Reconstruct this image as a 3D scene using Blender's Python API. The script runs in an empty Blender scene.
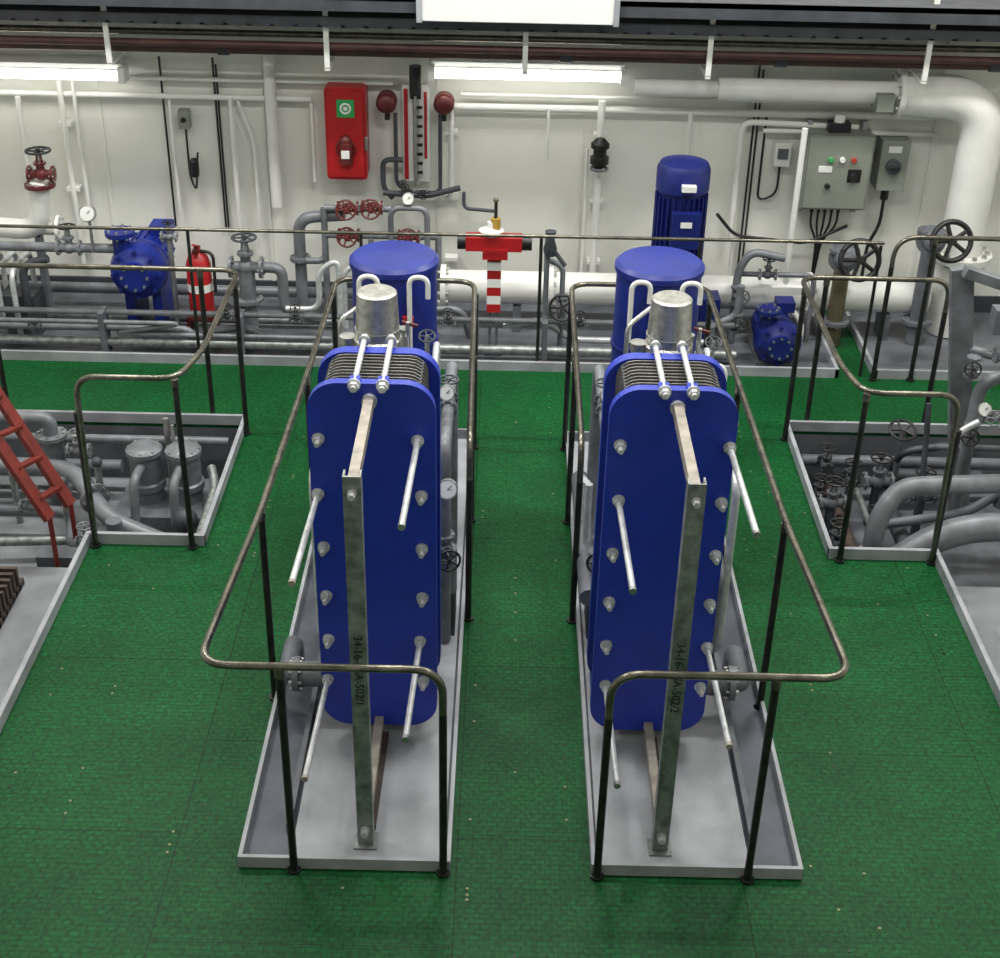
import bpy, math, random
from mathutils import Vector, Matrix
random.seed(4)
V=Vector
sc=bpy.context.scene
sc.view_settings.view_transform='Standard'

# ------------------------------------------------------------ materials
MATS={}
def mat(name,col,rough=0.5,metal=0.0,var=0.12,scale=6.0,bump=0.0,emis=0.0):
    m=bpy.data.materials.new(name); m.use_nodes=True
    nt=m.node_tree; b=nt.nodes['Principled BSDF']
    b.inputs['Roughness'].default_value=rough; b.inputs['Metallic'].default_value=metal
    if emis:
        b.inputs['Base Color'].default_value=(*col,1)
        b.inputs['Emission Color'].default_value=(*col,1); b.inputs['Emission Strength'].default_value=emis
    else:
        tc=nt.nodes.new('ShaderNodeTexCoord'); n=nt.nodes.new('ShaderNodeTexNoise')
        n.inputs['Scale'].default_value=scale; n.inputs['Detail'].default_value=6
        nt.links.new(tc.outputs['Object'],n.inputs['Vector'])
        r=nt.nodes.new('ShaderNodeValToRGB')
        r.color_ramp.elements[0].position=0.3; r.color_ramp.elements[1].position=0.7
        r.color_ramp.elements[0].color=(*[c*(1-var) for c in col],1)
        r.color_ramp.elements[1].color=(*[min(1,c*(1+var)) for c in col],1)
        nt.links.new(n.outputs['Fac'],r.inputs['Fac']); nt.links.new(r.outputs['Color'],b.inputs['Base Color'])
        if bump:
            bp=nt.nodes.new('ShaderNodeBump'); bp.inputs['Strength'].default_value=bump; bp.inputs['Distance'].default_value=0.01
            n2=nt.nodes.new('ShaderNodeTexNoise'); n2.inputs['Scale'].default_value=scale*8
            nt.links.new(tc.outputs['Object'],n2.inputs['Vector'])
            nt.links.new(n2.outputs['Fac'],bp.inputs['Height']); nt.links.new(bp.outputs['Normal'],b.inputs['Normal'])
    MATS[name]=m; return m
mat('blue_paint',(0.012,0.034,0.39),0.42,0,0.12,5,0.08)
mat('blue_dark',(0.006,0.013,0.13),0.42,0,0.2,8)
mat('blue_drum',(0.007,0.019,0.20),0.4,0,0.15,6)
mat('galvanised',(0.27,0.29,0.28),0.42,0.6,0.4,22)
mat('steel',(0.50,0.50,0.48),0.3,0.85,0.2,20)
mat('zinc',(0.60,0.61,0.62),0.36,0.4,0.2,20)
mat('foil',(0.52,0.51,0.47),0.3,0.85,0.25,30,0.25)
mat('rail_steel',(0.155,0.145,0.115),0.26,0.75,0.45,14)
mat('post_steel',(0.03,0.03,0.027),0.38,0.5,0.4,14)
mat('plate_metal',(0.24,0.23,0.22),0.4,0.6,0.2,14)
mat('white_paint',(0.74,0.74,0.70),0.4,0,0.06,4)
mat('wall_paint',(0.76,0.76,0.70),0.6,0,0.06,1.2,0.05)
mat('ceiling_paint',(0.6,0.6,0.55),0.7,0,0.07,2)
mat('grey_light',(0.32,0.33,0.355),0.5,0,0.2,5,0.05)
mat('grey_floor',(0.20,0.21,0.225),0.55,0,0.25,4,0.05)
mat('grey_gutter',(0.075,0.085,0.11),0.5,0,0.3,5)
mat('grey_mid',(0.12,0.127,0.145),0.5,0,0.3,6,0.05)
mat('grey_dark',(0.045,0.05,0.06),0.55,0,0.3,6)
mat('grey_pipe',(0.165,0.175,0.19),0.4,0.1,0.3,9)
mat('panel_grey',(0.235,0.255,0.215),0.45,0.1,0.06,4)
mat('red_paint',(0.40,0.011,0.015),0.4,0,0.15,8)
mat('red_dark',(0.10,0.012,0.012),0.45,0,0.3,9)
mat('ladder_red',(0.15,0.016,0.011),0.5,0,0.3,14)
mat('brown_bar',(0.35,0.31,0.265),0.45,0.2,0.3,18)
mat('brown_pipe',(0.075,0.032,0.026),0.5,0.1,0.3,8)
mat('black',(0.010,0.010,0.010),0.45,0,0.3,8)
mat('rust',(0.06,0.04,0.03),0.7,0,0.4,20)
mat('yellow',(0.40,0.25,0.04),0.45)
mat('brass',(0.16,0.13,0.08),0.45,0.5)
mat('screw',(0.20,0.20,0.10),0.45,0.3)
mat('green_sign',(0.02,0.30,0.08),0.5)
mat('white_plastic',(0.76,0.76,0.74),0.4,0,0.03)
mat('lamp_green',(0.05,0.35,0.10),0.3)
mat('lamp_red',(0.4,0.04,0.03),0.3)
mat('tube_glow',(1.0,0.99,0.93),emis=9.0)
mat('strip_glow',(1.0,0.97,0.90),emis=5.0)

def floor_mat():
    m=bpy.data.materials.new('green_checker_floor'); m.use_nodes=True
    nt=m.node_tree; b=nt.nodes['Principled BSDF']; N=nt.nodes.new; L=nt.links.new
    tc=N('ShaderNodeTexCoord')
    mp=N('ShaderNodeMapping'); L(tc.outputs['Object'],mp.inputs['Vector'])
    n=N('ShaderNodeTexNoise'); n.inputs['Scale'].default_value=1.6; n.inputs['Detail'].default_value=10; n.inputs['Roughness'].default_value=0.65; L(mp.outputs[0],n.inputs['Vector'])
    r=N('ShaderNodeValToRGB'); e=r.color_ramp.elements
    e[0].position=.3; e[0].color=(0.0022,0.084,0.018,1); e[1].position=.72; e[1].color=(0.006,0.142,0.032,1)
    L(n.outputs['Fac'],r.inputs['Fac'])
    br=N('ShaderNodeTexBrick'); br.inputs['Scale'].default_value=1.0; br.offset=0.5
    br.inputs['Brick Width'].default_value=0.042; br.inputs['Row Height'].default_value=0.028
    br.inputs['Mortar Size'].default_value=0.006; br.inputs['Mortar Smooth'].default_value=0.8
    br.inputs['Color1'].default_value=(1,1,1,1); br.inputs['Color2'].default_value=(.78,.78,.78,1); br.inputs['Mortar'].default_value=(.64,.64,.64,1)
    L(mp.outputs[0],br.inputs['Vector'])
    b2=N('ShaderNodeTexBrick'); b2.offset=0.5; b2.inputs['Scale'].default_value=1.0
    b2.inputs['Brick Width'].default_value=1.22; b2.inputs['Row Height'].default_value=1.22
    b2.inputs['Mortar Size'].default_value=0.003; b2.inputs['Color1'].default_value=(1,1,1,1); b2.inputs['Color2'].default_value=(.88,.88,.88,1); b2.inputs['Mortar'].default_value=(.4,.4,.4,1)
    mp2=N('ShaderNodeMapping'); mp2.inputs['Location'].default_value=(.3,.15,0); mp2.inputs['Rotation'].default_value=(0,0,math.pi/2); L(tc.outputs['Object'],mp2.inputs['Vector'])
    L(mp2.outputs[0],b2.inputs['Vector'])
    n3=N('ShaderNodeTexNoise'); n3.inputs['Scale'].default_value=42; n3.inputs['Detail'].default_value=3; L(mp.outputs[0],n3.inputs['Vector'])
    r3=N('ShaderNodeValToRGB'); r3.color_ramp.elements[0].position=.38; r3.color_ramp.elements[0].color=(.55,.55,.55,1); r3.color_ramp.elements[1].position=.6; r3.color_ramp.elements[1].color=(1.0,1.0,1.0,1); L(n3.outputs['Fac'],r3.inputs['Fac'])
    cur=r.outputs[0]
    for o in (br.outputs['Color'],b2.outputs['Color'],r3.outputs[0]):
        mm=N('ShaderNodeMix'); mm.data_type='RGBA'; mm.blend_type='MULTIPLY'; mm.inputs[0].default_value=1
        L(cur,mm.inputs[6]); L(o,mm.inputs[7]); cur=mm.outputs[2]
    L(cur,b.inputs['Base Color'])
    bp=N('ShaderNodeBump'); bp.inputs['Strength'].default_value=0.5; bp.inputs['Distance'].default_value=0.004
    L(br.outputs['Color'],bp.inputs['Height']); L(bp.outputs[0],b.inputs['Normal'])
    b.inputs['Roughness'].default_value=0.5
    b.inputs['Specular IOR Level'].default_value=0.18
    MATS['floor_green']=m
floor_mat()

# ------------------------------------------------------------ mesh builder
def frame(ax):
    ax=V(ax).normalized()
    u=ax.orthogonal().normalized(); 
    if abs(ax.z)<0.95:
        u=ax.cross(V((0,0,1))).normalized()
    w=ax.cross(u).normalized()
    return ax,u,w
def fillet(pts,rad,n=5):
    pts=[V(p) for p in pts]
    if rad<=0 or len(pts)<3: return pts
    out=[pts[0]]
    for i in range(1,len(pts)-1):
        p=pts[i]; a=pts[i-1]-p; b=pts[i+1]-p
        t=min(rad,a.length*.48,b.length*.48)
        A=p+a.normalized()*t; B=p+b.normalized()*t
        for k in range(n+1):
            s=k/n; out.append(A*(1-s)**2+p*2*s*(1-s)+B*s*s)
    out.append(pts[-1]); return out
class M:
    def __init__(s): s.v=[]; s.f=[]; s.m=[]; s.mn=[]
    def mi(s,name):
        if name not in s.mn: s.mn.append(name)
        return s.mn.index(name)
    def add(s,vs,fs,mt):
        o=len(s.v); s.v+= [tuple(v) for v in vs]; k=s.mi(mt)
        for f in fs: s.f.append([o+i for i in f]); s.m.append(k)
        return s
    def box(s,x0,x1,y0,y1,z0,z1,mt):
        vs=[(x,y,z) for z in (z0,z1) for y in (y0,y1) for x in (x0,x1)]
        return s.add(vs,[(0,2,3,1),(4,5,7,6),(0,1,5,4),(2,6,7,3),(0,4,6,2),(1,3,7,5)],mt)
    def beam(s,p0,p1,w,h,mt,up=(0,0,1)):
        p0=V(p0);p1=V(p1); d=(p1-p0).normalized(); u=d.cross(V(up))
        if u.length<1e-4: u=d.cross(V((0,1,0)))
        u.normalize(); k=u.cross(d).normalized()
        vs=[p+u*a*w/2+k*b*h/2 for p in (p0,p1) for b in (-1,1) for a in (-1,1)]
        return s.add(vs,[(0,1,3,2),(4,6,7,5),(0,4,5,1),(2,3,7,6),(0,2,6,4),(1,5,7,3)],mt)
    def lathe(s,c,ax,prof,mt,seg=24):
        c=V(c); a,u,w=frame(ax); vs=[];fs=[]
        for r,h in prof:
            for i in range(seg):
                t=2*math.pi*i/seg; vs.append(c+a*h+(u*math.cos(t)+w*math.sin(t))*max(r,1e-4))
        n=len(prof)
        for j in range(n-1):
            for i in range(seg):
                k=(i+1)%seg; fs.append((j*seg+i,j*seg+k,(j+1)*seg+k,(j+1)*seg+i))
        fs.append(tuple(reversed(range(seg)))); fs.append(tuple(range((n-1)*seg,n*seg)))
        return s.add(vs,fs,mt)
    def cyl(s,p0,p1,r,mt,seg=20,r2=None):
        p0=V(p0);p1=V(p1); return s.lathe(p0,p1-p0,[(r,0),(r if r2 is None else r2,(p1-p0).length)],mt,seg)
    def sph(s,c,r,mt,seg=16,sc=1.0,ax=(0,0,1)):
        pr=[(r*math.sin(math.pi*i/10),-r*sc*math.cos(math.pi*i/10)) for i in range(11)]
        return s.lathe(c,ax,pr,mt,seg)
    def tube(s,pts,r,mt,bend=0.1,seg=12,n=6):
        P=fillet(pts,bend,n); vs=[];fs=[]
        d=(P[1]-P[0]).normalized(); _,u,_w=frame(d)
        for i,p in enumerate(P):
            if i==0: t=P[1]-P[0]
            elif i==len(P)-1: t=P[-1]-P[-2]
            else: t=(P[i+1]-p).normalized()+(p-P[i-1]).normalized()
            t.normalize(); u=(u-t*u.dot(t)).normalized(); w=t.cross(u)
            for k in range(seg):
                a=2*math.pi*k/seg; vs.append(p+(u*math.cos(a)+w*math.sin(a))*r)
        for j in range(len(P)-1):
            for i in range(seg):
                k=(i+1)%seg; fs.append((j*seg+i,j*seg+k,(j+1)*seg+k,(j+1)*seg+i))
        fs.append(tuple(reversed(range(seg)))); fs.append(tuple(range((len(P)-1)*seg,len(P)*seg)))
        return s.add(vs,fs,mt)
    def torus(s,c,ax,R,r,mt,seg=28,k=8):
        c=V(c); a,u,w=frame(ax); vs=[];fs=[]
        for i in range(seg):
            t=2*math.pi*i/seg; d=u*math.cos(t)+w*math.sin(t)
            for j in range(k):
                q=2*math.pi*j/k; vs.append(c+d*(R+r*math.cos(q))+a*r*math.sin(q))
        for i in range(seg):
            for j in range(k):
                i2=(i+1)%seg;j2=(j+1)%k; fs.append((i*k+j,i2*k+j,i2*k+j2,i*k+j2))
        return s.add(vs,fs,mt)
    def prism(s,poly,y0,y1,mt):
        n=len(poly); vs=[(x,y0,z) for x,z in poly]+[(x,y1,z) for x,z in poly]
        fs=[tuple(range(n)),tuple(reversed(range(n,2*n)))]+[(i,i+n,(i+1)%n+n,(i+1)%n) for i in range(n)]
        return s.add(vs,fs,mt)
    # --- composite parts
    def flange(s,c,ax,r,mt,th=0.025,bolts=8):
        c=V(c); a,u,w=frame(ax); s.lathe(c-a*th/2,a,[(r,0),(r,th)],mt,24)
        for i in range(bolts):
            t=2*math.pi*i/bolts; q=c+(u*math.cos(t)+w*math.sin(t))*r*.82
            s.cyl(q-a*th,q+a*th,r*.07+.003,'steel',6)
    def wheel(s,c,ax,R,mt,sp=5,r=None):
        c=V(c); a,u,w=frame(ax); r=r or R*.11
        s.torus(c,a,R,r,mt); s.cyl(c-a*r*1.6,c+a*r*1.6,R*.22,mt,12)
        for i in range(sp):
            t=2*math.pi*i/sp; d=u*math.cos(t)+w*math.sin(t); s.cyl(c,c+d*R,r*.8,mt,8)
    def valve(s,c,pax,sax,k,mt,wm,wr=None):
        """globe valve: c body centre, pax pipe axis, sax stem axis, k scale"""
        c=V(c); p=V(pax).normalized(); q=V(sax).normalized()
        s.sph(c,k*.75,mt); s.cyl(c-p*k*1.3,c+p*k*1.3,k*.5,mt)
        s.flange(c-p*k*1.3,p,k*.95,mt,k*.25,6); s.flange(c+p*k*1.3,p,k*.95,mt,k*.25,6)
        s.cyl(c,c+q*k*1.3,k*.45,mt); s.flange(c+q*k*1.25,q,k*.7,mt,k*.2,6)
        s.beam(c+q*k*1.3+p*k*.3,c+q*k*2.2+p*k*.2,k*.12,k*.2,mt,up=p) ; s.beam(c+q*k*1.3-p*k*.3,c+q*k*2.2-p*k*.2,k*.12,k*.2,mt,up=p)
        s.cyl(c+q*k,c+q*k*2.8,k*.1,'steel',8); s.wheel(c+q*k*2.65,q,wr or k*1.0,wm)
    def gauge(s,c,ax,r):
        c=V(c); a=V(ax).normalized(); s.cyl(c-a*.02,c+a*.015,r,'steel',20); s.cyl(c+a*.012,c+a*.018,r*.85,'white_plastic',20)
        s.beam(c+a*.02,c+a*.02+V((r*.4,0,r*.4)),.004,.003,'black'); s.torus(c+a*.015,a,r*.93,r*.08,'steel')
    def nut(s,c,r=.022,ax=(0,-1,0)):
        c=V(c); a=V(ax).normalized(); s.lathe(c,a,[(r*1.25,0),(r*1.25,.008)],'zinc',16); s.lathe(c+a*.008,a,[(r,0),(r,.028)],'zinc',6)
    def done(s,name,bevel=0,smooth=35):
        me=bpy.data.meshes.new(name); me.from_pydata(s.v,[],s.f)
        for n in s.mn: me.materials.append(MATS[n])
        me.polygons.foreach_set('material_index',s.m)
        me.polygons.foreach_set('use_smooth',[True]*len(s.f)); me.update()
        me.set_sharp_from_angle(angle=math.radians(smooth))
        o=bpy.data.objects.new(name,me); sc.collection.objects.link(o)
        if bevel:
            b=o.modifiers.new('bevel','BEVEL'); b.width=bevel; b.segments=2; b.limit_method='ANGLE'; b.angle_limit=math.radians(50)
        return o
def rrect(cx,cz,w,h,r,n=8):
    out=[]
    for (sx,sz,a0) in ((1,-1,-90),(1,1,0),(-1,1,90),(-1,-1,180)):
        for i in range(n+1):
            a=math.radians(a0+90*i/n); out.append((cx+sx*(w/2-r)+r*math.cos(a),cz+sz*(h/2-r)+r*math.sin(a)))
    return out
def text(parent,body,loc,rot,size,mt):
    c=bpy.data.curves.new('marking','FONT'); c.body=body; c.size=size; c.extrude=0.0005
    c.materials.append(MATS[mt]); o=bpy.data.objects.new('marking',c); sc.collection.objects.link(o)
    o.location=loc; o.rotation_euler=rot; o.parent=parent; return o

# ------------------------------------------------------------ room shell
XL,XR=-5.2,5.2; YB=10.5; YF=-1.5; ZC=5.4
m=M()
for r in [(-1.71,1.92,YF,9.27),(-2.37,-1.71,YF,6.87),(XL,-1.71,8.35,9.27),(1.92,2.53,YF,6.88),(1.92,XR,8.44,9.27),(2.42,2.70,9.27,YB),(XL,-2.37,YF,2.5),(2.53,XR,YF,2.5)]:
    m.box(r[0],r[1],r[2],r[3],-0.03,0,'floor_green')
m.done('floor')
m=M()
m.box(XL,-1.71,6.87,8.35,-.47,-.43,'grey_floor'); m.box(XL,-2.37,2.5,6.87,-.22,-.18,'grey_floor')
m.box(1.92,XR,6.88,8.44,-.47,-.43,'grey_mid'); m.box(2.53,XR,2.5,6.88,-.22,-.18,'grey_floor')
m.box(XL,-1.71,8.35,8.37,-.45,-.03,'grey_mid'); m.box(1.92,XR,8.44,8.46,-.45,-.03,'grey_mid')
m.box(-1.72,-1.70,6.87,8.36,-.45,-.03,'grey_mid'); m.box(1.91,1.93,6.88,8.45,-.45,-.03,'grey_mid')
m.box(-2.38,-2.36,2.5,6.87,-.45,-.03,'grey_floor'); m.box(2.52,2.54,2.5,6.88,-.45,-.03,'grey_floor')
m.box(XL,-1.71,6.85,6.87,-.45,-.2,'grey_mid'); m.box(1.92,XR,6.86,6.88,-.45,-.2,'grey_mid')
m.box(XL,2.42,9.27,YB,-.03,.015,'grey_mid'); m.box(2.70,XR,9.27,YB,-.03,.015,'grey_mid')
m.done('floor_bilge')
m=M(); m.box(XL-.1,XR+.1,YB,YB+.1,-.5,ZC,'wall_paint')
for x in (-3.05,-1.83,-.52,.56,1.78,3.2): m.box(x-.012,x+.012,YB-.012,YB,0,2.6,'wall_paint')
m.done('wall_back')
M().box(XL-.1,XL,YF,YB,-.5,ZC,'wall_paint').done('wall_left')
M().box(XR,XR+.1,YF,YB,-.5,ZC,'wall_paint').done('wall_right')
M().box(XL-.1,XR+.1,YF-.1,YF,-.5,ZC,'wall_paint').done('wall_front')
M().box(XL-.1,XR+.1,YF-.1,YB+.1,ZC,ZC+.1,'ceiling_paint').done('ceiling')
M().box(XL,XR,YB-.025,YB,0,.15,'grey_dark').done('baseboard_back')

def rim(m,pts,mt='grey_light',h=.07,t=.026):
    for i,(a,b) in enumerate(zip(pts[:-1],pts[1:])):
        a=V((*a,0));b=V((*b,0)); d=(b-a).normalized()*t/2; hh=h-.0015*(i%2); m.beam(a-d+V((0,0,hh/2)),b+d*(.98)+V((0,0,hh/2)),t,hh,mt)
m=M(); rim(m,[(XL,8.35),(-1.71,8.35),(-1.71,6.87),(-2.37,6.87),(-2.37,2.5),(XL,2.5)]); m.done('trim_1')
m=M(); rim(m,[(XR,8.44),(1.92,8.44),(1.92,6.88),(2.53,6.88),(2.53,2.5),(XR,2.5)]); m.done('trim_2')
m=M(); rim(m,[(XL,9.27),(2.42,9.27),(2.42,YB-.03)]); m.done('trim_3')
m=M(); rim(m,[(XR,9.27),(2.70,9.27),(2.70,YB-.03)]); m.done('trim_4')
m=M()
for i in range(150):
    x=random.choice([-1.4,-1.3,-.1,.1,.33,1.45,1.6,-2.2,-1.9,2.1,2.35,random.uniform(-2.3,2.4),random.uniform(-2.3,2.4)]); y=random.uniform(3.2,9.1)
    if (-1.12<x<-.14 or .39<x<1.36) and y>4.3: continue
    if x<-1.68 and y>6.8 and y<8.4: continue
    if x>1.88 and y>6.8 and y<8.5: continue
    m.cyl((x,y,-.001),(x,y,.0025),.0065,'screw' if i%3 else 'black',8)
m.done('floor_screws')

# ------------------------------------------------------------ heat exchangers
def tray(x0,x1,side,name):
    m=M(); y0,y1=4.37,8.25
    m.box(x0+.006,x1-.006,y0+.006,y1-.006,0,.012,'grey_gutter')
    bx=(x0+.22,x1-.03) if side<0 else (x0+.03,x1-.22)
    m.box(bx[0],bx[1],y0+.03,y1-.1,.012,.035,'grey_light')
    for a in ((x0,x1,y0,y0+.018),(x0,x1,y1-.018,y1),(x0,x0+.018,y0+.018,y1-.018),(x1-.018,x1,y0+.018,y1-.018)): m.box(*a,0,.06,'grey_light')
    xs=bx[0]-.03 if side<0 else bx[1]+.03
    m.box(xs-.012,xs+.012,y0+.2,y1-.1,.012,.06,'grey_mid')
    return m.done(name)
tray(-1.08,-.175,-1,'drip_tray'); tray(.425,1.325,1,'drip_tray.001')

def exchanger(cx,bx,bl,br_,label,side):
    m=M(); yf=5.2
    m.prism(rrect(cx,1.0,.535,1.80,.13,10),yf,yf+.045,'blue_paint')
    m.prism(rrect(cx,.985,.535,1.77,.13,10),5.56,5.62,'blue_paint')
    for i in range(20):
        y=5.25+i*.0154; w=.44 if i%2 else .425
        m.prism(rrect(cx,1.0,w,1.735 if i%2 else 1.715,.08,4),y,y+.006,'plate_metal')
    m.box(cx-.20,cx+.20,5.25,5.555,.17,1.84,'grey_dark')
    for sx,lng in ((-1,(1.37,.37)),(1,(1.64,.60))):
        for z in (1.64,1.37,1.10,.84,.60,.37):
            x=bl if sx<0 else br_; L=z in lng; s2=.022 if (side<0) else .016
            m.cyl((x,5.66,z),(x+(side*s2*1.5 if L else 0),4.52 if L else 5.135,z),.0135 if L else .011,'zinc',12)
            m.nut((x+(side*s2*.6 if L else 0),yf,z)); m.nut((x,5.62,z),ax=(0,1,0))
            if L: m.cyl((x+side*s2*1.5,4.515,z),(x+side*s2*1.5,4.535,z),.015,'brown_bar' if z<1.5 and sx*side>0 else 'steel',10)
    for dx in (-.060,.057):
        x=bx+dx; m.tube([(x,5.13,1.905),(x,5.67,1.895)],.013,'zinc')
        m.nut((x,yf-.015,1.903),.022); m.box(x-.022,x+.022,yf-.012,yf+.045,1.87,1.915,'blue_paint'); m.nut((x,5.62,1.897),.02,(0,1,0))
    m.box(bx-.02,bx+.02,4.50,5.21,1.80,1.85,'brown_bar'); m.cyl((bx,5.175,1.825),(bx,5.2,1.825),.032,'zinc',16)
    m.box(bx-.02,bx+.02,4.50,5.56,.10,.15,'brown_bar')
    m.beam((bx+.02,4.56,.06),(bx+.03,5.18,.06),.03,.03,'rust')
    m.box(bx-.034,bx+.034,4.475,4.483,.04,1.88,'galvanised'); m.box(bx-.034,bx-.027,4.483,4.53,.04,1.88,'galvanised'); m.box(bx+.027,bx+.034,4.483,4.53,.04,1.88,'galvanised')
    m.box(bx-.05,bx+.05,4.45,4.55,.035,.045,'galvanised'); m.nut((bx,4.475,1.81),.014); m.nut((bx,4.475,.13),.016)
    for sx in (-1,1): m.box(cx+sx*.2-.04,cx+sx*.2+.04,5.54,5.70,.035,.16,'blue_paint')
    for sx in (-1,1):
        for z in (.35,1.55):
            x=cx+sx*.14
            m.cyl((x,5.62,z),(x,5.76,z),.055,'grey_pipe'); m.flange((x,5.77,z),(0,1,0),.09,'grey_pipe')
    x0=cx+side*.21; x1=cx+side*.42
    m.cyl((x0,5.42,.22),(x1,5.42,.22),.062,'grey_pipe',24); m.flange((x1,5.42,.22),(side,0,0),.085,'grey_pipe',.03); m.tube([(x1,5.42,.22),(x1+side*.05,5.42,.22),(x1+side*.05,5.7,.22),(x1+side*.05,5.7,.04)],.045,'grey_mid',.08)
    o=m.done('plate_heat_exchanger',.004)
    text(o,label,(bx+.016,4.473,1.16),(math.radians(90),math.radians(-90),0),.05,'black').rotation_euler=(math.radians(90),math.radians(90),0)
    o.children[0].location=(bx-.016,4.473,1.16)
    return o
exchanger(-.54,-.545,-.765,-.335,'34-16-KSA-502/1',-1)
exchanger(.715,.725,.50,.95,'34-16-KSA-502/2',1)

# ------------------------------------------------------------ machinery behind exchangers
def pump_unit(cx,s):
    m=M(); y=7.35
    m.lathe((cx,y,.03),(0,0,1),[(.27,0),(.27,.04),(.235,.05),(.235,1.53),(.248,1.54),(.248,1.57),(.225,1.59),(.12,1.60),(.0,1.605)],'blue_drum',40)
    m.lathe((cx,y,1.12),(0,0,1),[(.245,0),(.245,.02)],'blue_dark',40)
    for dx,z0 in ((-.17,1.25),(.10,1.1)):
        x=cx+dx; m.tube([(x,y-.27,z0),(x,y-.27,1.60),(x+.10,y-.27,1.60),(x+.10,y-.27,1.48)],.014,'white_paint',.06)
    m.box(cx+.06,cx+.12,y-.26,y-.23,1.3,1.36,'red_paint')
    m.done('blue_pressure_drum')
    m=M(); fx=cx-.015 if s<0 else cx-.03; fy=6.45
    m.lathe((fx,fy,.035),(0,0,1),[(.06,0),(.06,.9),(.10,.95),(.10,1.30),(.15,1.305),(.15,1.35),(.125,1.355),(.122,1.50),(.112,1.51),(.10,1.74),(.088,1.75),(.0,1.75)],'foil',28)
    m.flange((fx,fy,1.34),(0,0,1),.155,'galvanised',.03,10); m.lathe((fx,fy,1.57),(0,0,1),[(.114,0),(.114,.02)],'steel',28)
    m.tube([(fx,fy,1.1),(fx,fy-.3,1.1),(fx,fy-.45,.8)],.05,'grey_pipe',.1)
    m.cyl((fx+.18,fy-.1,1.2),(fx+.18,fy-.1,1.42),.055,'foil'); m.sph((fx+.18,fy-.1,1.44),.06,'zinc')
    m.box(fx+.1,fx+.24,fy-.2,fy-.1,1.1,1.25,'galvanised'); m.cyl((fx+.15,fy,1.44),(fx+.15,fy,1.62),.012,'steel'); m.beam((fx+.12,fy,1.62),(fx+.2,fy,1.60),.018,.012,'red_dark')
    m.cyl((fx-.15,fy,1.2),(fx-.15,fy,1.52),.035,'foil'); m.lathe((fx-.15,fy,1.50),(0,0,1),[(.042,0),(.042,.04)],'steel',16)
    m.cyl((fx+.1,fy+.15,1.25),(fx+.12,fy+.15,1.52),.03,'galvanised'); m.wheel((fx+.24,fy+.1,1.5),(0,-.5,1),.04,'grey_dark'); m.cyl((fx+.24,fy+.1,1.2),(fx+.24,fy+.1,1.5),.012,'steel')
    m.tube([(fx-.2,fy+.1,1.4),(fx-.2,fy+.1,1.58),(fx-.05,fy+.25,1.64),(fx-.05,fy+.3,1.3)],.012,'steel',.05)
    m.tube([(fx+.16,fy,1.2),(fx+.27,fy,1.2),(fx+.27,fy+.5,1.3),(fx+.27,fy+.5,.05)],.018,'zinc',.08)
    vx=-.27 if s<0 else .52
    m.tube([(vx,5.95,.05),(vx,5.95,1.2),(vx,6.9,1.2),(vx,6.9,.05)],.032,'grey_pipe',.12)
    m.tube([(vx-.06,5.85,.4),(vx-.06,7.05,.4)],.05,'grey_mid')
    m.valve((vx,5.95,.62),(0,0,1),(-s*.2,-1,.1),.055,'grey_mid','black')
    m.valve((vx,6.4,1.2),(0,1,0),(0,0,1),.05,'grey_mid','grey_dark')
    m.gauge((vx+.02,5.85,1.02),(0,-1,.4),.05); m.gauge((vx,6.2,1.36),(0,-1,.4),.04)
    m.box(vx-.05,vx+.05,6.0,6.25,.035,.3,'grey_dark'); m.cyl((vx,6.05,.3),(vx,6.05,.55),.06,'grey_pipe')
    for k in range(4): m.cyl((vx-.06,6.3+k*.2,.35),(vx-.06,6.3+k*.2,.8-k*.1),.02,'zinc')
    ox=cx+s*.31
    m.tube([(ox,6.0,.05),(ox,6.0,1.0),(ox,7.0,1.0),(ox,7.0,.05)],.022,'zinc',.1)
    m.tube([(ox-s*.06,5.9,.06),(ox-s*.06,5.9,.55),(ox-s*.06,7.0,.55),(ox-s*.06,7.0,.06)],.035,'grey_pipe',.1)
    m.valve((ox,6.7,1.0),(0,1,0),(0,0,1),.045,'grey_pipe','black'); m.gauge((ox,6.4,1.12),(0,-1,.3),.045)
    m.tube([(cx-s*.05,6.9,1.3),(cx-s*.05,6.7,1.3),(ox,6.7,1.3),(ox,6.7,1.0)],.016,'white_paint',.06)
    m.done('filter_housing')
pump_unit(-.61,-1); pump_unit(.855,1)

# ------------------------------------------------------------ handrails
def rail(name,path,posts,bend=.13,r=.0165,h=1.09):
    m=M(); m.tube(path,r,'rail_steel',bend,12,8)
    for x,y in posts:
        m.cyl((x,y,0),(x,y,h-.01),.017,'post_steel',12); m.cyl((x,y,h-.05),(x,y,h-.005),.021,'rail_steel',12)
        m.lathe((x,y,0),(0,0,1),[(.03,0),(.03,.012)],'post_steel',16)
    for e in (path[0],path[-1]):
        if e[2]<.1: m.cyl((e[0],e[1],0),(e[0],e[1],h*.80),r*1.03,'post_steel',12); m.lathe((e[0],e[1],0),(0,0,1),[(.03,0),(.03,.012)],'post_steel',16)
    return m.done(name)
h=1.09
rail('guard_rail',[(-.205,4.36,0),(-.205,4.36,h),(-1.155,4.36,h),(-1.09,5.5,h),(-1.06,6.9,h),(-1.05,8.28,h),(-.185,8.28,h),(-.155,6.2,h),(-.155,6.2,0)],
     [(-.84,4.36),(-1.09,5.5),(-1.06,6.9),(-1.055,8.12),(-.175,8.1),(-.168,7.2)])
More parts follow.
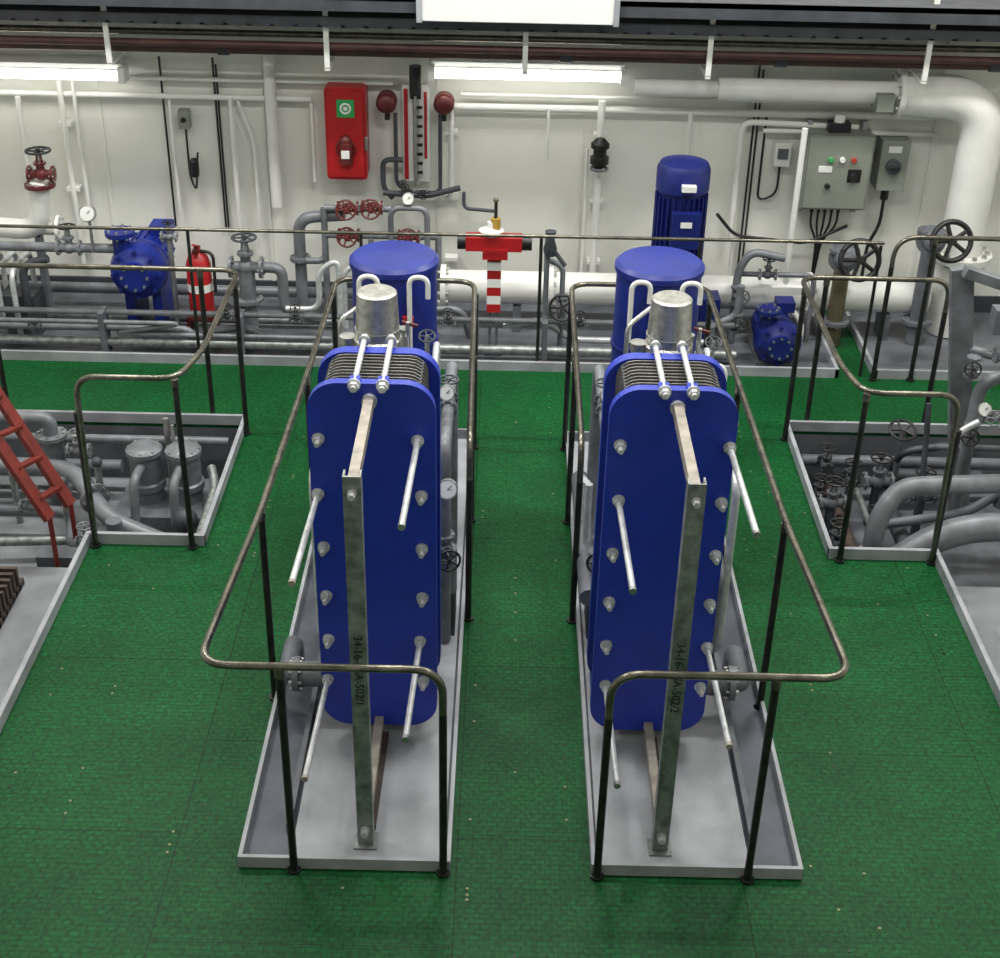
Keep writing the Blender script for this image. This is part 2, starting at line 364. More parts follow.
rail('guard_rail',[(.45,4.36,0),(.45,4.36,h),(1.38,4.36,h),(1.31,5.5,h),(1.285,6.9,h),(1.27,8.28,h),(.42,8.28,h),(.405,6.2,h),(.405,6.2,0)],
     [(1.09,4.36),(1.31,5.5),(1.285,6.9),(1.275,8.12),(.415,8.1),(.41,7.2)])
rail('guard_rail',[(-2.32,6.83,0),(-2.30,6.83,h),(-1.75,6.83,h),(-1.68,7.2,h),(-1.68,8.38,h),(XL+.05,8.38,h)],[(-1.765,6.835),(-1.68,8.22),(-1.93,8.38),(-3.3,8.38)],.12)
rail('guard_rail',[(2.50,6.84,0),(2.47,6.84,h),(1.95,6.84,h),(1.89,7.2,h),(1.89,8.47,h),(2.85,8.47,h),(2.85,8.47,0)],[(1.97,6.845),(1.89,8.3),(2.06,8.47)],.12)
rail('guard_rail',[(2.68,9.24,0),(2.68,9.24,h),(XR-.05,9.24,h)],[(2.95,9.24),(3.6,9.24)],.16)
m=M(); m.tube([(XL+.05,9.3,1.0),(2.3,9.3,1.02),(2.62,9.3,1.02)],.012,'rail_steel',.0)
for x in (-3.9,-2.2,-1.0,.25,1.35,2.6): m.cyl((x,9.3,0),(x,9.3,1.0),.012,'post_steel')
m.done('storm_rail')

# ------------------------------------------------------------ back wall services
def lamp(x0,x1,z,name):
    m=M(); y=10.3
    m.box(x0,x1,y-.05,YB-.02,z+.03,z+.08,'white_plastic')
    m.box(x0,x1,y-.06,y+.06,z-.01,z+.04,'white_plastic'); m.cyl((x0+.03,y-.06,z),(x1-.03,y-.06,z),.036,'tube_glow',16)
    m.box(x0-.02,x0+.03,y-.1,y+.05,z-.05,z+.06,'white_plastic'); m.box(x1-.03,x1+.02,y-.1,y+.05,z-.05,z+.06,'white_plastic')
    return m.done(name,.004)
lamp(-4.15,-2.78,1.81,'fluorescent_wall_lamp'); lamp(-.56,.83,1.88,'fluorescent_wall_lamp')
m=M()
for y,z,r,mt in ((10.05,2.06,.03,'brown_pipe'),(9.95,2.12,.028,'brown_pipe'),(10.15,2.15,.025,'rail_steel'),(10.2,2.02,.016,'white_paint')):
    m.tube([(XL+.02,y,z),(XR-.02,y,z)],r,mt)
for x in (-4,-2,.4,1.9,3.4): m.cyl((x-.04,10.05,2.06),(x+.04,10.05,2.06),.04,'grey_dark')
m.done('overhead_pipes')
m=M(); y0,y1,z=9.85,10.2,2.27
m.box(XL+.02,XR-.02,y0,y0+.02,z,z+.07,'grey_dark'); m.box(XL+.02,XR-.02,y1-.02,y1,z,z+.07,'grey_dark')
x=XL+.05
while x<XR-.05: m.box(x,x+.03,y0,y1,z,z+.015,'grey_mid'); x+=.16
for i in range(7): m.tube([(XL+.02,y0+.05+i*.04,z+.03),(XR-.02,y0+.05+i*.04,z+.03)],.014,'black' if i%2 else 'grey_dark')
m.done('cable_tray')
m=M()
m.box(XL+.02,XR-.02,9.75,10.45,2.47,2.50,'grey_dark'); m.box(XL+.02,XR-.02,9.75,9.78,2.40,2.50,'grey_dark'); m.done('overhead_beam')
m=M(); m.box(-.60,.70,9.60,9.73,2.38,2.6,'white_plastic'); m.box(-.62,-.58,9.59,9.74,2.37,2.61,'grey_light'); m.box(.68,.72,9.59,9.74,2.37,2.61,'grey_light'); m.done('overhead_light_housing',.005)
m=M()
for x in (-2.77,-1.26,.11,1.38,2.88):
    m.box(x-.018,x+.018,9.90,9.92,1.98,ZC,'white_paint'); m.box(x-.018,x+.018,9.90,10.25,1.965,1.985,'white_paint')
m.done('pipe_hangers')
m=M(); y=10.42
for z,x0,x1,r in ((1.75,XL+.02,-.85,.018),(1.62,XL+.02,-1.45,.022),(1.68,-.35,3.1,.015),(1.59,-.42,3.2,.028),(1.46,1.9,3.2,.018)):
    m.tube([(x0,y,z),(x1,y,z)],r,'white_paint')
for px,z0,z1,r in ((-3.30,.3,1.73,.02),(-3.2,.55,1.73,.014),(-2.5,.75,1.6,.012),(-.42,.9,1.57,.02),(.69,.3,1.66,.028),(.60,.3,1.3,.012),(-1.45,1.0,1.6,.015),(.3,1.2,1.6,.01),(-3.62,.9,1.6,.02),(-2.05,.6,1.62,.018),(1.35,.5,1.6,.018),(-1.75,.8,1.95,.045)):
    m.tube([(px,y-.02,z0),(px,y-.02,z1)],r,'white_paint')
m.tube([(1.74,y,.6),(1.74,y,1.52),(1.9,y,1.52),(2.6,y,1.50)],.022,'white_paint',.12)
m.tube([(-1.9,y,.5),(-1.9,y,1.3),(-2.0,y,1.6)],.012,'white_paint',.1)
for z in (.4,.9,1.4):
    for x in (-3.3,.69,-.42): m.box(x-.05,x+.05,y-.03,YB-.02,z-.015,z+.015,'white_paint')
m.done('white_service_pipes')
m=M(); X=3.43
m.tube([(.9,10.2,1.82),(1.6,10.2,1.82)],.06,'white_paint'); m.tube([(1.5,10.2,1.82),(2.95,10.2,1.82)],.08,'white_paint',.001,20)
m.tube([(2.8,10.2,1.82),(X,10.15,1.80),(X,10.12,.75)],.155,'white_paint',.36,24,10)
m.cyl((X,10.1,.02),(X,10.12,.78),.155,'white_paint',28)
m.flange((X,10.1,.64),(0,0,1),.23,'white_paint',.05,12); m.flange((2.80,10.2,1.82),(1,0,0),.17,'white_paint',.04,10)
m.box(2.62,2.74,10.05,10.3,1.72,1.84,'panel_grey'); m.done('white_main_pipe')
m=M(); m.tube([(-.48,10.0,.34),(3.2,10.0,.34)],.125,'white_paint',0,28)
for x in (-.46,.35,1.3,2.3): m.flange((x,10.0,.34),(1,0,0),.165,'white_paint',.04,10)
for x in (.1,1.6,2.9): m.box(x-.03,x+.03,9.9,10.1,.0,.22,'grey_mid')
m.done('white_header_pipe')
m=M(); m.prism(rrect(-1.19,1.41,.30,.69,.03,4),10.27,YB-.02,'red_paint'); m.prism(rrect(-1.19,1.41,.26,.64,.03,4),10.25,10.27,'red_paint')
m.box(-1.25,-1.12,10.243,10.25,1.54,1.67,'green_sign'); m.torus((-1.185,10.243,1.605),(0,-1,0),.035,.008,'white_plastic'); m.box(-1.20,-1.17,10.24,10.244,1.59,1.62,'white_plastic')
m.cyl((-1.19,10.235,1.20),(-1.19,10.235,1.36),.05,'red_dark'); m.sph((-1.19,10.235,1.37),.045,'red_dark'); m.torus((-1.19,10.23,1.31),(0,-1,0),.07,.007,'red_dark'); m.box(-1.22,-1.16,10.18,10.19,1.25,1.31,'white_plastic')
m.box(-1.05,-1.03,10.24,10.26,1.3,1.4,'steel'); m.done('fire_equipment_cabinet',.005)
m=M(); m.box(-.78,-.58,10.40,YB-.02,1.02,1.74,'white_plastic'); m.box(-.77,-.74,10.39,10.40,1.04,1.72,'red_paint'); m.box(-.62,-.60,10.39,10.40,1.2,1.7,'red_paint')
m.cyl((-.68,10.36,1.0),(-.68,10.36,1.68),.022,'steel'); m.box(-.72,-.64,10.34,10.38,1.66,1.75,'black')
for k in range(8): m.box(-.67,-.63,10.33,10.35,1.1+k*.07,1.12+k*.07,'black')
for x in (-.89,-.47):
    m.cyl((x,10.38,1.64),(x,10.28,1.64),.075,'red_dark',20); m.sph((x,10.28,1.64),.07,'red_dark',16,.5,(0,-1,0)); m.beam((x,10.38,1.6),(x,YB-.02,1.6),.04,.04,'black'); m.tube([(x,10.36,1.58),(x,10.36,1.5)],.02,'black')
m.tube([(-.68,10.35,1.7),(-.68,10.35,1.9)],.045,'black'); m.tube([(-.86,10.35,.9),(-.93,10.35,.98),(-.93,10.35,1.2),(-.78,10.35,1.2)],.02,'grey_dark',.06)
m.tube([(-.83,10.35,1.55),(-.83,10.35,1.0),(-.7,10.35,.95),(-.5,10.35,.95),(-.5,10.35,1.55)],.015,'grey_dark',.06)
m.tube([(-.93,10.33,.95),(-.6,10.33,.93),(-.35,10.33,1.0)],.022,'grey_dark',.06); m.valve((-.65,10.33,.95),(1,0,0),(.3,-1,.2),.035,'grey_dark','black'); m.valve((-.78,10.33,1.0),(0,0,1),(.3,-1,.2),.03,'grey_dark','black'); m.done('level_gauge_board')
m=M(); m.box(2.20,2.69,10.22,10.44,.93,1.49,'panel_grey'); m.box(2.215,2.675,10.205,10.22,.945,1.475,'panel_grey')
for x in (2.24,2.65): m.box(x-.02,x+.02,10.40,YB-.02,.85,1.55,'grey_light')
for i,c in enumerate(('lamp_green','white_plastic','lamp_red')): m.cyl((2.38+i*.085,10.18,1.32),(2.38+i*.085,10.21,1.32),.02,c)
m.cyl((2.38,10.18,1.12),(2.38,10.21,1.12),.02,'black'); m.cyl((2.56,10.175,1.19),(2.56,10.21,1.19),.03,'black'); m.box(2.52,2.62,10.20,10.207,1.15,1.25,'black'); m.box(2.30,2.40,10.2,10.206,1.22,1.27,'white_plastic')
m.box(2.36,2.52,10.3,10.4,1.49,1.56,'black'); m.lathe((2.44,10.35,1.52),(0,0,1),[(.04,0),(.04,.09),(0,.1)],'white_plastic')
for i in range(5):
    x=2.32+i*.05; m.cyl((x,10.33,.87),(x,10.33,.94),.014,'black'); m.tube([(x,10.33,.89),(x,10.33,.77),(x+.04*(2-i),10.40,.62),(2.41,10.42,.2)],.009,'black',.08)
m.done('control_panel',.004)
m=M(); m.box(2.77,2.98,10.3,YB-.02,1.06,1.44,'panel_grey'); m.lathe((2.87,10.28,1.25),(0,-1,0),[(.055,-.02),(.055,.02)],'grey_dark'); m.beam((2.83,10.25,1.25),(2.91,10.25,1.25),.03,.02,'black'); m.box(2.82,2.92,10.295,10.3,1.35,1.4,'white_plastic')
m.cyl((2.87,10.4,.96),(2.87,10.4,1.06),.03,'black'); m.tube([(2.87,10.4,.98),(2.87,10.4,.75),(2.80,10.4,.6),(2.80,10.42,.2)],.013,'black',.08); m.done('isolator_switch',.004)
m=M(); m.box(2.00,2.12,10.38,YB-.02,1.20,1.38,'white_plastic'); m.box(2.02,2.10,10.37,10.38,1.26,1.34,'grey_mid'); m.tube([(2.06,10.45,1.2),(2.06,10.45,.96),(1.92,10.46,.9),(1.92,10.46,1.6)],.009,'black',.08); m.done('junction_box',.004)
m=M(); m.box(-2.45,-2.37,10.40,YB-.02,1.38,1.52,'panel_grey'); m.cyl((-2.41,10.39,1.45),(-2.41,10.40,1.45),.02,'black')
m.tube([(-2.41,10.45,1.38),(-2.41,10.45,1.0),(-2.36,10.4,.9),(-2.33,10.42,1.2)],.008,'black',.08); m.lathe((-2.36,10.4,1.02),(0,0,1),[(.03,0),(.035,.04),(.035,.12),(.02,.14)],'black'); m.done('telephone_box',.003)
m=M(); m.lathe((.69,10.34,1.20),(0,0,1),[(.04,0),(.07,.01),(.07,.06),(.05,.07),(.05,.12),(.07,.13),(.07,.16),(.03,.2)],'black'); m.box(.66,.72,10.36,10.40,1.16,1.36,'black'); m.torus((.69,10.34,1.17),(0,0,1),.06,.012,'grey_mid'); m.done('signal_horn')
m=M()
for x,z0,z1 in ((-2.56,.6,1.9),(-2.17,.6,1.9),(1.83,.3,1.95),(1.86,.3,1.9),(-2.15,.6,1.85)): m.tube([(x,10.46,z0),(x,10.46,z1)],.008,'black')
m.tube([(1.6,10.3,.85),(1.75,10.3,.68),(2.3,10.3,.63),(2.6,10.3,.78)],.013,'black',.08); m.done('black_cables')

m=M()
for x,z in ((-1.17,.95),(-.99,.96),(-1.17,.74),(-.72,.74)):
    m.valve((x,10.05,z-.03),(1,0,0),(0,-1,.25),.055,'red_dark','red_dark',.07)
m.tube([(-1.35,10.05,.92),(-.85,10.05,.92)],.025,'grey_pipe'); m.tube([(-1.35,10.05,.71),(-.5,10.05,.71)],.025,'grey_pipe')
m.tube([(-.85,10.0,.57),(-.85,10.0,.95),(-.58,10.0,.95),(-.58,10.0,.5)],.022,'grey_pipe',.08)
m.tube([(-1.5,10.05,.5),(-1.35,10.05,.5),(-1.35,10.05,.92)],.025,'grey_pipe'); m.tube([(-1.35,10.05,.6),(-1.35,10.05,.02)],.025,'grey_pipe'); m.tube([(-.5,10.05,.71),(-.5,10.05,.02)],.025,'grey_pipe')
m.tube([(-1.0,10.0,.7),(-1.0,10.0,.02)],.022,'grey_pipe'); m.tube([(-1.2,9.9,.02),(-1.2,9.9,.5),(-1.0,9.9,.55),(-.9,9.9,.4)],.02,'zinc',.08)
m.valve((-.9,9.95,.48),(1,0,0),(0,-1,.25),.05,'grey_mid','grey_dark'); m.gauge((-.72,10.0,1.02),(0,-1,.3),.045)
m.done('valve_manifold')
m=M(); y=9.55
m.box(-.28,.12,y-.06,y+.06,.82,.92,'red_paint'); m.cyl((-.34,y,.87),(-.28,y,.87),.055,'black'); m.cyl((.12,y,.87),(.19,y,.87),.055,'black'); m.box(-.16,.02,y-.065,y+.05,.76,.84,'red_paint')
m.lathe((-.10,y,.92),(0,0,1),[(.05,0),(.09,.04),(.03,.06),(.03,.10)],'white_plastic'); m.cyl((-.07,y,.96),(-.07,y,1.05),.035,'yellow'); m.cyl((-.07,y,1.03),(-.07,y,1.18),.012,'black'); m.sph((-.07,y,1.18),.02,'brass')
m.tube([(-.07,y,1.1),(-.3,y+.1,1.08),(-.3,y+.1,1.2)],.013,'grey_dark',.05)
for k in range(7): m.box(-.125,-.025,y-.03,y+.03,.34+k*.065,.405+k*.065,'white_plastic' if k%2 else 'red_paint')
for x in (-.10,-.05): m.beam((x,y,.02),(x,y,.35),.02,.02,'grey_mid')
m.box(-.14,-.01,y-.08,y+.08,.015,.03,'grey_mid'); m.done('foam_proportioner')
m=M(); ex,ey,ez=-2.22,9.62,.13
m.lathe((ex,ey,ez+.12),(0,0,1),[(.085,0),(.09,.02),(.09,.38),(.07,.44),(.03,.47),(.025,.5)],'red_paint',24); m.lathe((ex,ey,ez+.3),(0,0,1),[(.0915,0),(.0915,.06)],'white_plastic',24)
m.box(ex-.02,ex+.02,ey-.08,ey+.03,ez+.60,ez+.63,'red_dark'); m.beam((ex,ey-.1,ez+.68),(ex,ey+.03,ez+.62),.025,.012,'red_paint'); m.tube([(ex,ey,ez+.6),(ex+.12,ey-.03,ez+.6),(ex+.12,ey-.05,ez+.3)],.012,'black',.06)
m.box(ex-.1,ex+.1,ey-.1,ey+.1,ez+.09,ez+.12,'red_dark'); m.box(ex-.1,ex-.08,ey-.1,ey+.1,.015,ez+.1,'red_dark'); m.box(ex+.08,ex+.1,ey-.1,ey+.1,.015,ez+.1,'red_dark'); m.done('fire_extinguisher')
def bpump(x,y,z,k,name,blue='blue_paint'):
    m=M(); 
    m.lathe((x,y-.10*k,z),(0,1,0),[(.07*k,-.1*k),(.10*k,-.06*k),(.17*k,-.03*k),(.19*k,.04*k),(.17*k,.12*k),(.1*k,.15*k)],blue,28)
    m.flange((x,y-.19*k,z),(0,1,0),.1*k,blue,.03*k,8); m.cyl((x-.1*k,y-.06*k,z),(x-.1*k,y-.06*k,z+.25*k),.055*k,blue); m.flange((x-.1*k,y-.06*k,z+.25*k),(0,0,1),.095*k,blue,.03*k,8)
    m.lathe((x,y,z),(0,1,0),[(.11*k,.1*k),(.14*k,.12*k),(.14*k,.35*k),(.1*k,.4*k)],blue,24)
    for i in range(16):
        t=2*math.pi*i/16; m.beam((x+.145*k*math.cos(t),y+.15*k,z+.145*k*math.sin(t)),(x+.145*k*math.cos(t),y+.33*k,z+.145*k*math.sin(t)),.012*k,.012*k,blue)
    m.box(x+.02*k,x+.16*k,y+.2*k,y+.35*k,z+.12*k,z+.2*k,blue)
    m.box(x-.15*k,x+.15*k,y-.1*k,y+.35*k,.015,.04,'grey_mid')
    m.box(x-.12*k,x-.06*k,y-.05*k,y+.3*k,.03,z-.08*k,blue); m.box(x+.06*k,x+.12*k,y-.05*k,y+.3*k,.03,z-.08*k,blue)
    for a in range(8):
        t=a*math.pi/4; m.cyl((x+.15*k*math.cos(t),y-.17*k,z+.15*k*math.sin(t)),(x+.15*k*math.cos(t),y-.1*k,z+.15*k*math.sin(t)),.014*k,'blue_dark',6)
    return m.done(name)
bpump(-2.66,9.72,.56,1.12,'centrifugal_pump','blue_drum'); bpump(2.0,9.5,.20,.95,'centrifugal_pump','blue_dark')
m=M(); x,y=1.25,9.75
m.lathe((x,y,.02),(0,0,1),[(.17,0),(.17,.05),(.12,.06),(.12,.5),(.19,.52),(.19,.57),(.165,.59),(.165,1.20),(.19,1.21),(.19,1.36),(.17,1.40),(.08,1.42),(0,1.43)],'blue_dark',32)
for i in range(26):
    t=2*math.pi*i/26; c,s_=math.cos(t),math.sin(t); m.beam((x+.175*c,y+.175*s_,.63),(x+.175*c,y+.175*s_,1.2),.008,.03,'blue_dark',up=(c,s_,0))
m.box(x-.08,x+.12,y-.24,y-.16,.86,1.12,'blue_dark'); m.box(x-.03,x+.07,y-.245,y-.19,1.28,1.32,'white_plastic'); m.box(x-.02,x+.06,y-.245,y-.24,1.02,1.06,'white_plastic')
m.done('vertical_electric_motor')
for (x,y,z,R) in ((2.49,9.38,.86,.135),(3.12,9.42,1.0,.135)):
    m=M(); m.wheel((x,y,z),(0,-1,.35),R,'black',5,.02); m.cyl((x,y,z),(x,y+.35,z-.12),.02,'steel'); m.lathe((x,y+.33,z-.12),(0,1,-.35),[(.05,0),(.08,.03),(.08,.12),(.11,.12),(.11,.15)],'grey_mid')
    m.cyl((x,y+.45,.02),(x,y+.45,z-.1),.06,'grey_mid' if x>3 else 'brass'); m.flange((x,y+.45,z-.1),(0,0,1),.11,'grey_mid'); m.flange((x,y+.45,.2),(0,0,1),.11,'grey_mid'); m.done('wheel_valve')
m=M()
m.tube([(XL+.02,9.95,.75),(-3.3,9.95,.75)],.05,'white_paint'); m.tube([(-3.75,9.95,.75),(-3.43,9.9,.75),(-3.38,9.9,1.12)],.075,'white_paint',.18,18)
m.flange((-3.38,9.9,1.10),(0,0,1),.11,'red_dark'); m.valve((-3.36,9.9,1.18),(1,0,0),(0,0,1),.065,'red_dark','black',.085); m.flange((-3.3,9.95,.75),(1,0,0),.1,'white_paint')
m.box(-3.48,-3.44,9.9,9.98,.0,.7,'grey_mid'); m.done('ballast_valve')
m=M()
for x,z,k in ((-3.15,.72,.06),(-2.42,.82,.04),(-1.88,.60,.085)):
    m.valve((x,9.65,z),(1,0,0),(0,0,1),k,'grey_pipe','black' if k<.08 else 'grey_dark')
m.tube([(-3.9,9.65,.72),(-2.8,9.65,.72)],.035,'grey_pipe'); m.tube([(-1.88,9.65,.60),(-1.88,9.65,.02)],.06,'grey_pipe'); m.flange((-1.88,9.65,.35),(0,0,1),.11,'grey_pipe')
m.tube([(-1.78,9.65,.60),(-1.62,9.65,.60),(-1.62,9.65,.25),(-1.35,9.65,.2)],.04,'grey_pipe',.1); m.gauge((-2.97,9.6,1.0),(0,-1,.3),.06); m.cyl((-2.97,9.62,.7),(-2.97,9.62,.96),.012,'steel')
m.tube([(-1.55,10.1,.02),(-1.55,10.1,.82),(-1.2,10.1,.85)],.045,'grey_pipe',.12); m.flange((-1.55,10.1,.5),(0,0,1),.08,'grey_pipe')
m.tube([(-2.42,9.65,.82),(-2.42,9.65,.02)],.02,'grey_pipe'); m.tube([(-3.5,9.6,.05),(-3.5,9.6,.6),(-3.3,9.6,.65)],.03,'grey_dark',.1)
m.done('cooling_water_valves')
m=M()
for i,(y,z,r) in enumerate(((9.40,.10,.035),(9.42,.20,.026),(9.45,.31,.022),(9.85,.10,.03),(10.2,.18,.04),(9.36,.27,.018))):
    m.tube([(XL+.03,y,z),(-2.3,y,z),(-2.1-.15*i,y+.03,z*.5+.03),(-1.25,y+.03,z*.5+.03)] if i%2 else [(XL+.03,y,z),(2.35 if y>9.8 else 1.7,y,z)],r,'grey_pipe' if i%3 else 'galvanised',.12)
for k in range(6): m.tube([(-4.1+k*.11,9.95,.1),(-4.1+k*.11,9.95,.58),(-4.1+k*.11,9.5,.58),(-4.1+k*.11,9.5,.05)],.02,'zinc',.1)
for x in (-2.9,-1.9,-.9,-.2,.3,1.5):
    m.box(x-.02,x+.02,9.34,9.48,.015,.34,'grey_mid')
m.tube([(-1.0,9.5,.1),(-.9,9.5,.35),(-.3,9.55,.35),(-.25,9.6,.1)],.025,'grey_pipe',.1)
m.tube([(.0,9.5,.25),(.3,9.5,.3),(.5,9.6,.1),(1.6,9.6,.1)],.025,'zinc',.1)
m.tube([(-2.3,9.5,.12),(-1.9,9.5,.2),(-1.7,9.5,.1),(-1.3,9.5,.1)],.03,'grey_pipe',.15)
m.tube([(-1.6,9.6,.3),(-1.35,9.6,.3),(-1.35,9.6,.6),(-1.2,9.6,.7),(-1.2,9.6,.02)],.022,'zinc',.1)
for x,z in ((-3.4,.2),(-2.0,.31),(-1.5,.31),(.55,.31),(.9,.2),(-.4,.31)): m.valve((x,9.42,z),(1,0,0),(0,-.3,1),.035,'grey_dark','black')
m.box(-3.7,-3.45,9.6,9.85,.015,.35,'grey_dark'); m.box(1.45,1.6,9.7,9.9,.015,.4,'blue_dark')
m.done('bilge_pipework')
m=M(); x=.30
m.cyl((x,9.5,.02),(x,9.5,.95),.02,'grey_mid'); m.valve((x+.12,9.55,.38),(0,0,1),(0,-1,.4),.06,'grey_mid','black',.09); m.lathe((x+.02,9.5,.8),(0,0,1),[(.04,0),(.05,.05),(.03,.12),(.04,.18)],'grey_dark'); m.beam((x,9.5,.9),(x+.13,9.45,.74),.03,.02,'grey_dark')
m.tube([(x+.12,9.55,.02),(x+.12,9.55,.7),(x,9.55,.75)],.02,'grey_pipe',.06); m.done('standpipe_valve')
m=M(); x=2.11
m.tube([(x,9.95,.05),(x,9.95,1.62)],.022,'white_paint'); m.tube([(1.72,9.8,.02),(1.72,9.8,.6),(1.8,9.8,.75),(2.05,9.8,.7)],.03,'grey_pipe',.1); m.valve((1.72,9.75,.42),(0,0,1),(.2,-1,.3),.05,'grey_mid','grey_dark')
m.valve((1.95,9.85,.55),(1,0,0),(0,0,1),.045,'grey_mid','black'); m.tube([(1.72,9.85,.55),(2.3,9.85,.55),(2.3,9.85,.02)],.02,'grey_pipe',.08); m.tube([(2.11,9.9,.3),(2.24,9.8,.2),(2.24,9.8,.02)],.025,'white_paint',.08)
m.tube([(1.55,9.5,.02),(1.55,9.5,.3),(1.7,9.5,.36),(1.7,9.5,.6)],.03,'grey_pipe',.1); m.valve((1.7,9.5,.32),(0,0,1),(.1,-1,.3),.045,'grey_mid','black')
m.done('pump_suction_valves')

# ------------------------------------------------------------ left pit contents
m=M()
for x in (-2.27,-2.02):
    m.lathe((x,7.85,-.30),(0,0,1),[(.10,0),(.10,.1),(.115,.11),(.115,.15),(.10,.16),(.10,.34),(.115,.35),(.115,.38),(.09,.40),(.03,.41)],'grey_pipe',26)
    for a in range(8):
        t=a*math.pi/4; m.cyl((x+.098*math.cos(t),7.85+.098*math.sin(t),.06),(x+.098*math.cos(t),7.85+.098*math.sin(t),.095),.01,'steel',6)
    m.tube([(x,7.78,0),(x-.02,7.6,-.02),(x-.02,7.55,-.3)],.03,'grey_pipe',.08)
m.box(-2.45,-1.85,7.6,8.1,-.43,-.28,'grey_mid'); m.cyl((-2.15,8.0,-.3),(-2.15,8.0,.22),.02,'steel'); m.cyl((-2.1,7.95,-.3),(-2.1,7.95,.2),.012,'steel')
m.tube([(-1.85,7.85,-.05),(-1.80,7.7,-.1),(-1.82,7.1,-.2)],.03,'galvanised',.1); m.done('air_compressor')
m=M()
m.tube([(-3.6,7.9,-.1),(-2.75,7.9,-.1),(-2.45,7.45,-.2),(-2.0,7.3,-.3)],.06,'grey_pipe',.2); m.tube([(-3.6,7.6,-.25),(-2.7,7.6,-.25),(-2.6,7.2,-.25),(-1.9,7.15,-.25)],.035,'grey_mid',.12)
m.tube([(-3.8,8.2,-.05),(-1.8,8.2,-.05)],.03,'grey_pipe'); m.tube([(-3.8,8.1,-.2),(-2.5,8.1,-.2)],.045,'grey_mid'); m.tube([(-3.3,7.3,-.3),(-2.6,7.35,-.3),(-2.3,7.0,-.3),(-1.8,7.0,-.3)],.03,'galvanised',.1)
m.valve((-2.72,7.95,.0),(1,0,0),(0,0,1),.05,'grey_pipe','galvanised'); m.valve((-2.95,7.6,-.22),(1,0,0),(0,0,1),.05,'grey_mid','grey_dark'); m.flange((-2.55,7.62,-.16),(1,-1,0),.1,'grey_pipe'); m.valve((-2.5,7.2,-.22),(1,0,0),(0,0,1),.045,'grey_pipe','grey_pipe'); m.valve((-2.2,7.12,-.25),(1,0,0),(.3,-.3,1),.04,'grey_dark','grey_dark')
m.cyl((-2.9,8.0,-.43),(-2.9,8.0,.08),.07,'grey_pipe'); m.flange((-2.9,8.0,.08),(0,0,1),.1,'grey_pipe'); m.tube([(-2.9,8.0,.08),(-2.9,8.0,.2),(-3.3,8.0,.2)],.045,'grey_pipe',.1)
m.box(-2.75,-2.5,7.0,7.12,-.43,-.2,'grey_mid'); m.cyl((-2.35,7.3,-.43),(-2.35,7.3,-.12),.05,'grey_mid'); m.sph((-1.95,7.45,-.2),.08,'grey_dark')
for x in (-3.4,-2.6,-2.05): m.box(x-.03,x+.03,7.0,7.5,-.43,-.33,'grey_mid')
for x,y in ((-2.55,7.75),(-3.1,7.75),(-2.7,7.5)): m.cyl((x,y,-.43),(x,y,.02),.022,'galvanised'); m.sph((x,y,.03),.035,'grey_dark')
m.done('pit_pipework')
m=M(); A0,A1=V((-2.58,7.25,.02)),V((-3.10,7.45,.92)); B0,B1=V((-2.60,6.93,.12)),V((-3.12,7.1,1.04))
m.beam(A0,A1,.03,.085,'ladder_red',up=(0,1,.3)); m.beam(B0,B1,.03,.085,'ladder_red',up=(0,1,.3))
for i in range(5):
    t=.12+i*.2; m.beam(A0.lerp(A1,t),B0.lerp(B1,t),.05,.02,'ladder_red')
m.cyl(A0,(A0.x,A0.y,-.43),.015,'ladder_red'); m.cyl(B0,(B0.x,B0.y,-.43),.015,'ladder_red')
m.done('steel_ladder')
m=M(); 
for i in range(7): m.box(-3.15,-2.72,6.25+i*.06,6.275+i*.06,-.18,-.02,'rust')
m.box(-3.15,-2.72,6.2,6.7,-.18,-.14,'rust'); m.done('rusty_grating')
# ------------------------------------------------------------ right pit contents
m=M()
m.tube([(2.22,7.05,-.43),(2.22,7.1,.12),(2.35,7.2,.3),(3.8,7.3,.33)],.058,'grey_pipe',.2,18); m.tube([(2.02,6.98,-.33),(2.2,6.98,-.2),(2.65,7.05,.12),(3.8,7.05,.15)],.085,'grey_pipe',.25,20)
m.done('grey_suction_pipes')
m=M()
for x,y,z,k in ((2.08,7.35,-.2,.055),(2.12,7.75,-.15,.06),(2.35,7.55,-.2,.05),(2.45,7.95,-.1,.065),(2.15,8.15,-.1,.05),(2.7,7.8,-.1,.06),(2.3,8.05,-.15,.05),(2.08,7.95,-.2,.045)):
    m.valve((x,y,z),(1,0,0) if k>.055 else (0,1,0),(0,0,1),k,'grey_dark' if k<.058 else 'grey_mid','black'); m.cyl((x,y,-.43),(x,y,z),k*.5,'grey_dark')
m.tube([(1.97,7.0,-.3),(1.97,8.3,-.3)],.03,'grey_dark'); m.tube([(2.02,8.3,-.15),(3.5,8.3,-.15)],.04,'grey_mid'); m.tube([(2.2,7.2,-.3),(2.2,8.2,-.3)],.045,'rust'); m.tube([(2.5,7.3,-.2),(2.5,8.2,-.2),(3.2,8.2,-.2)],.05,'grey_dark',.15)
m.tube([(2.3,7.4,-.1),(2.9,7.5,-.05),(3.3,7.5,.3)],.03,'grey_mid',.1); m.tube([(1.98,7.1,-.2),(2.3,7.3,-.15),(2.35,8.3,-.2)],.02,'galvanised',.1); m.tube([(2.6,8.35,-.3),(2.6,8.0,.1),(2.9,8.0,.15)],.025,'grey_dark',.1)
m.wheel((2.6,8.1,.2),(0,-.4,1),.085,'black'); m.cyl((2.6,8.1,-.43),(2.6,8.1,.2),.02,'grey_mid'); m.done('valve_chest')
m=M()
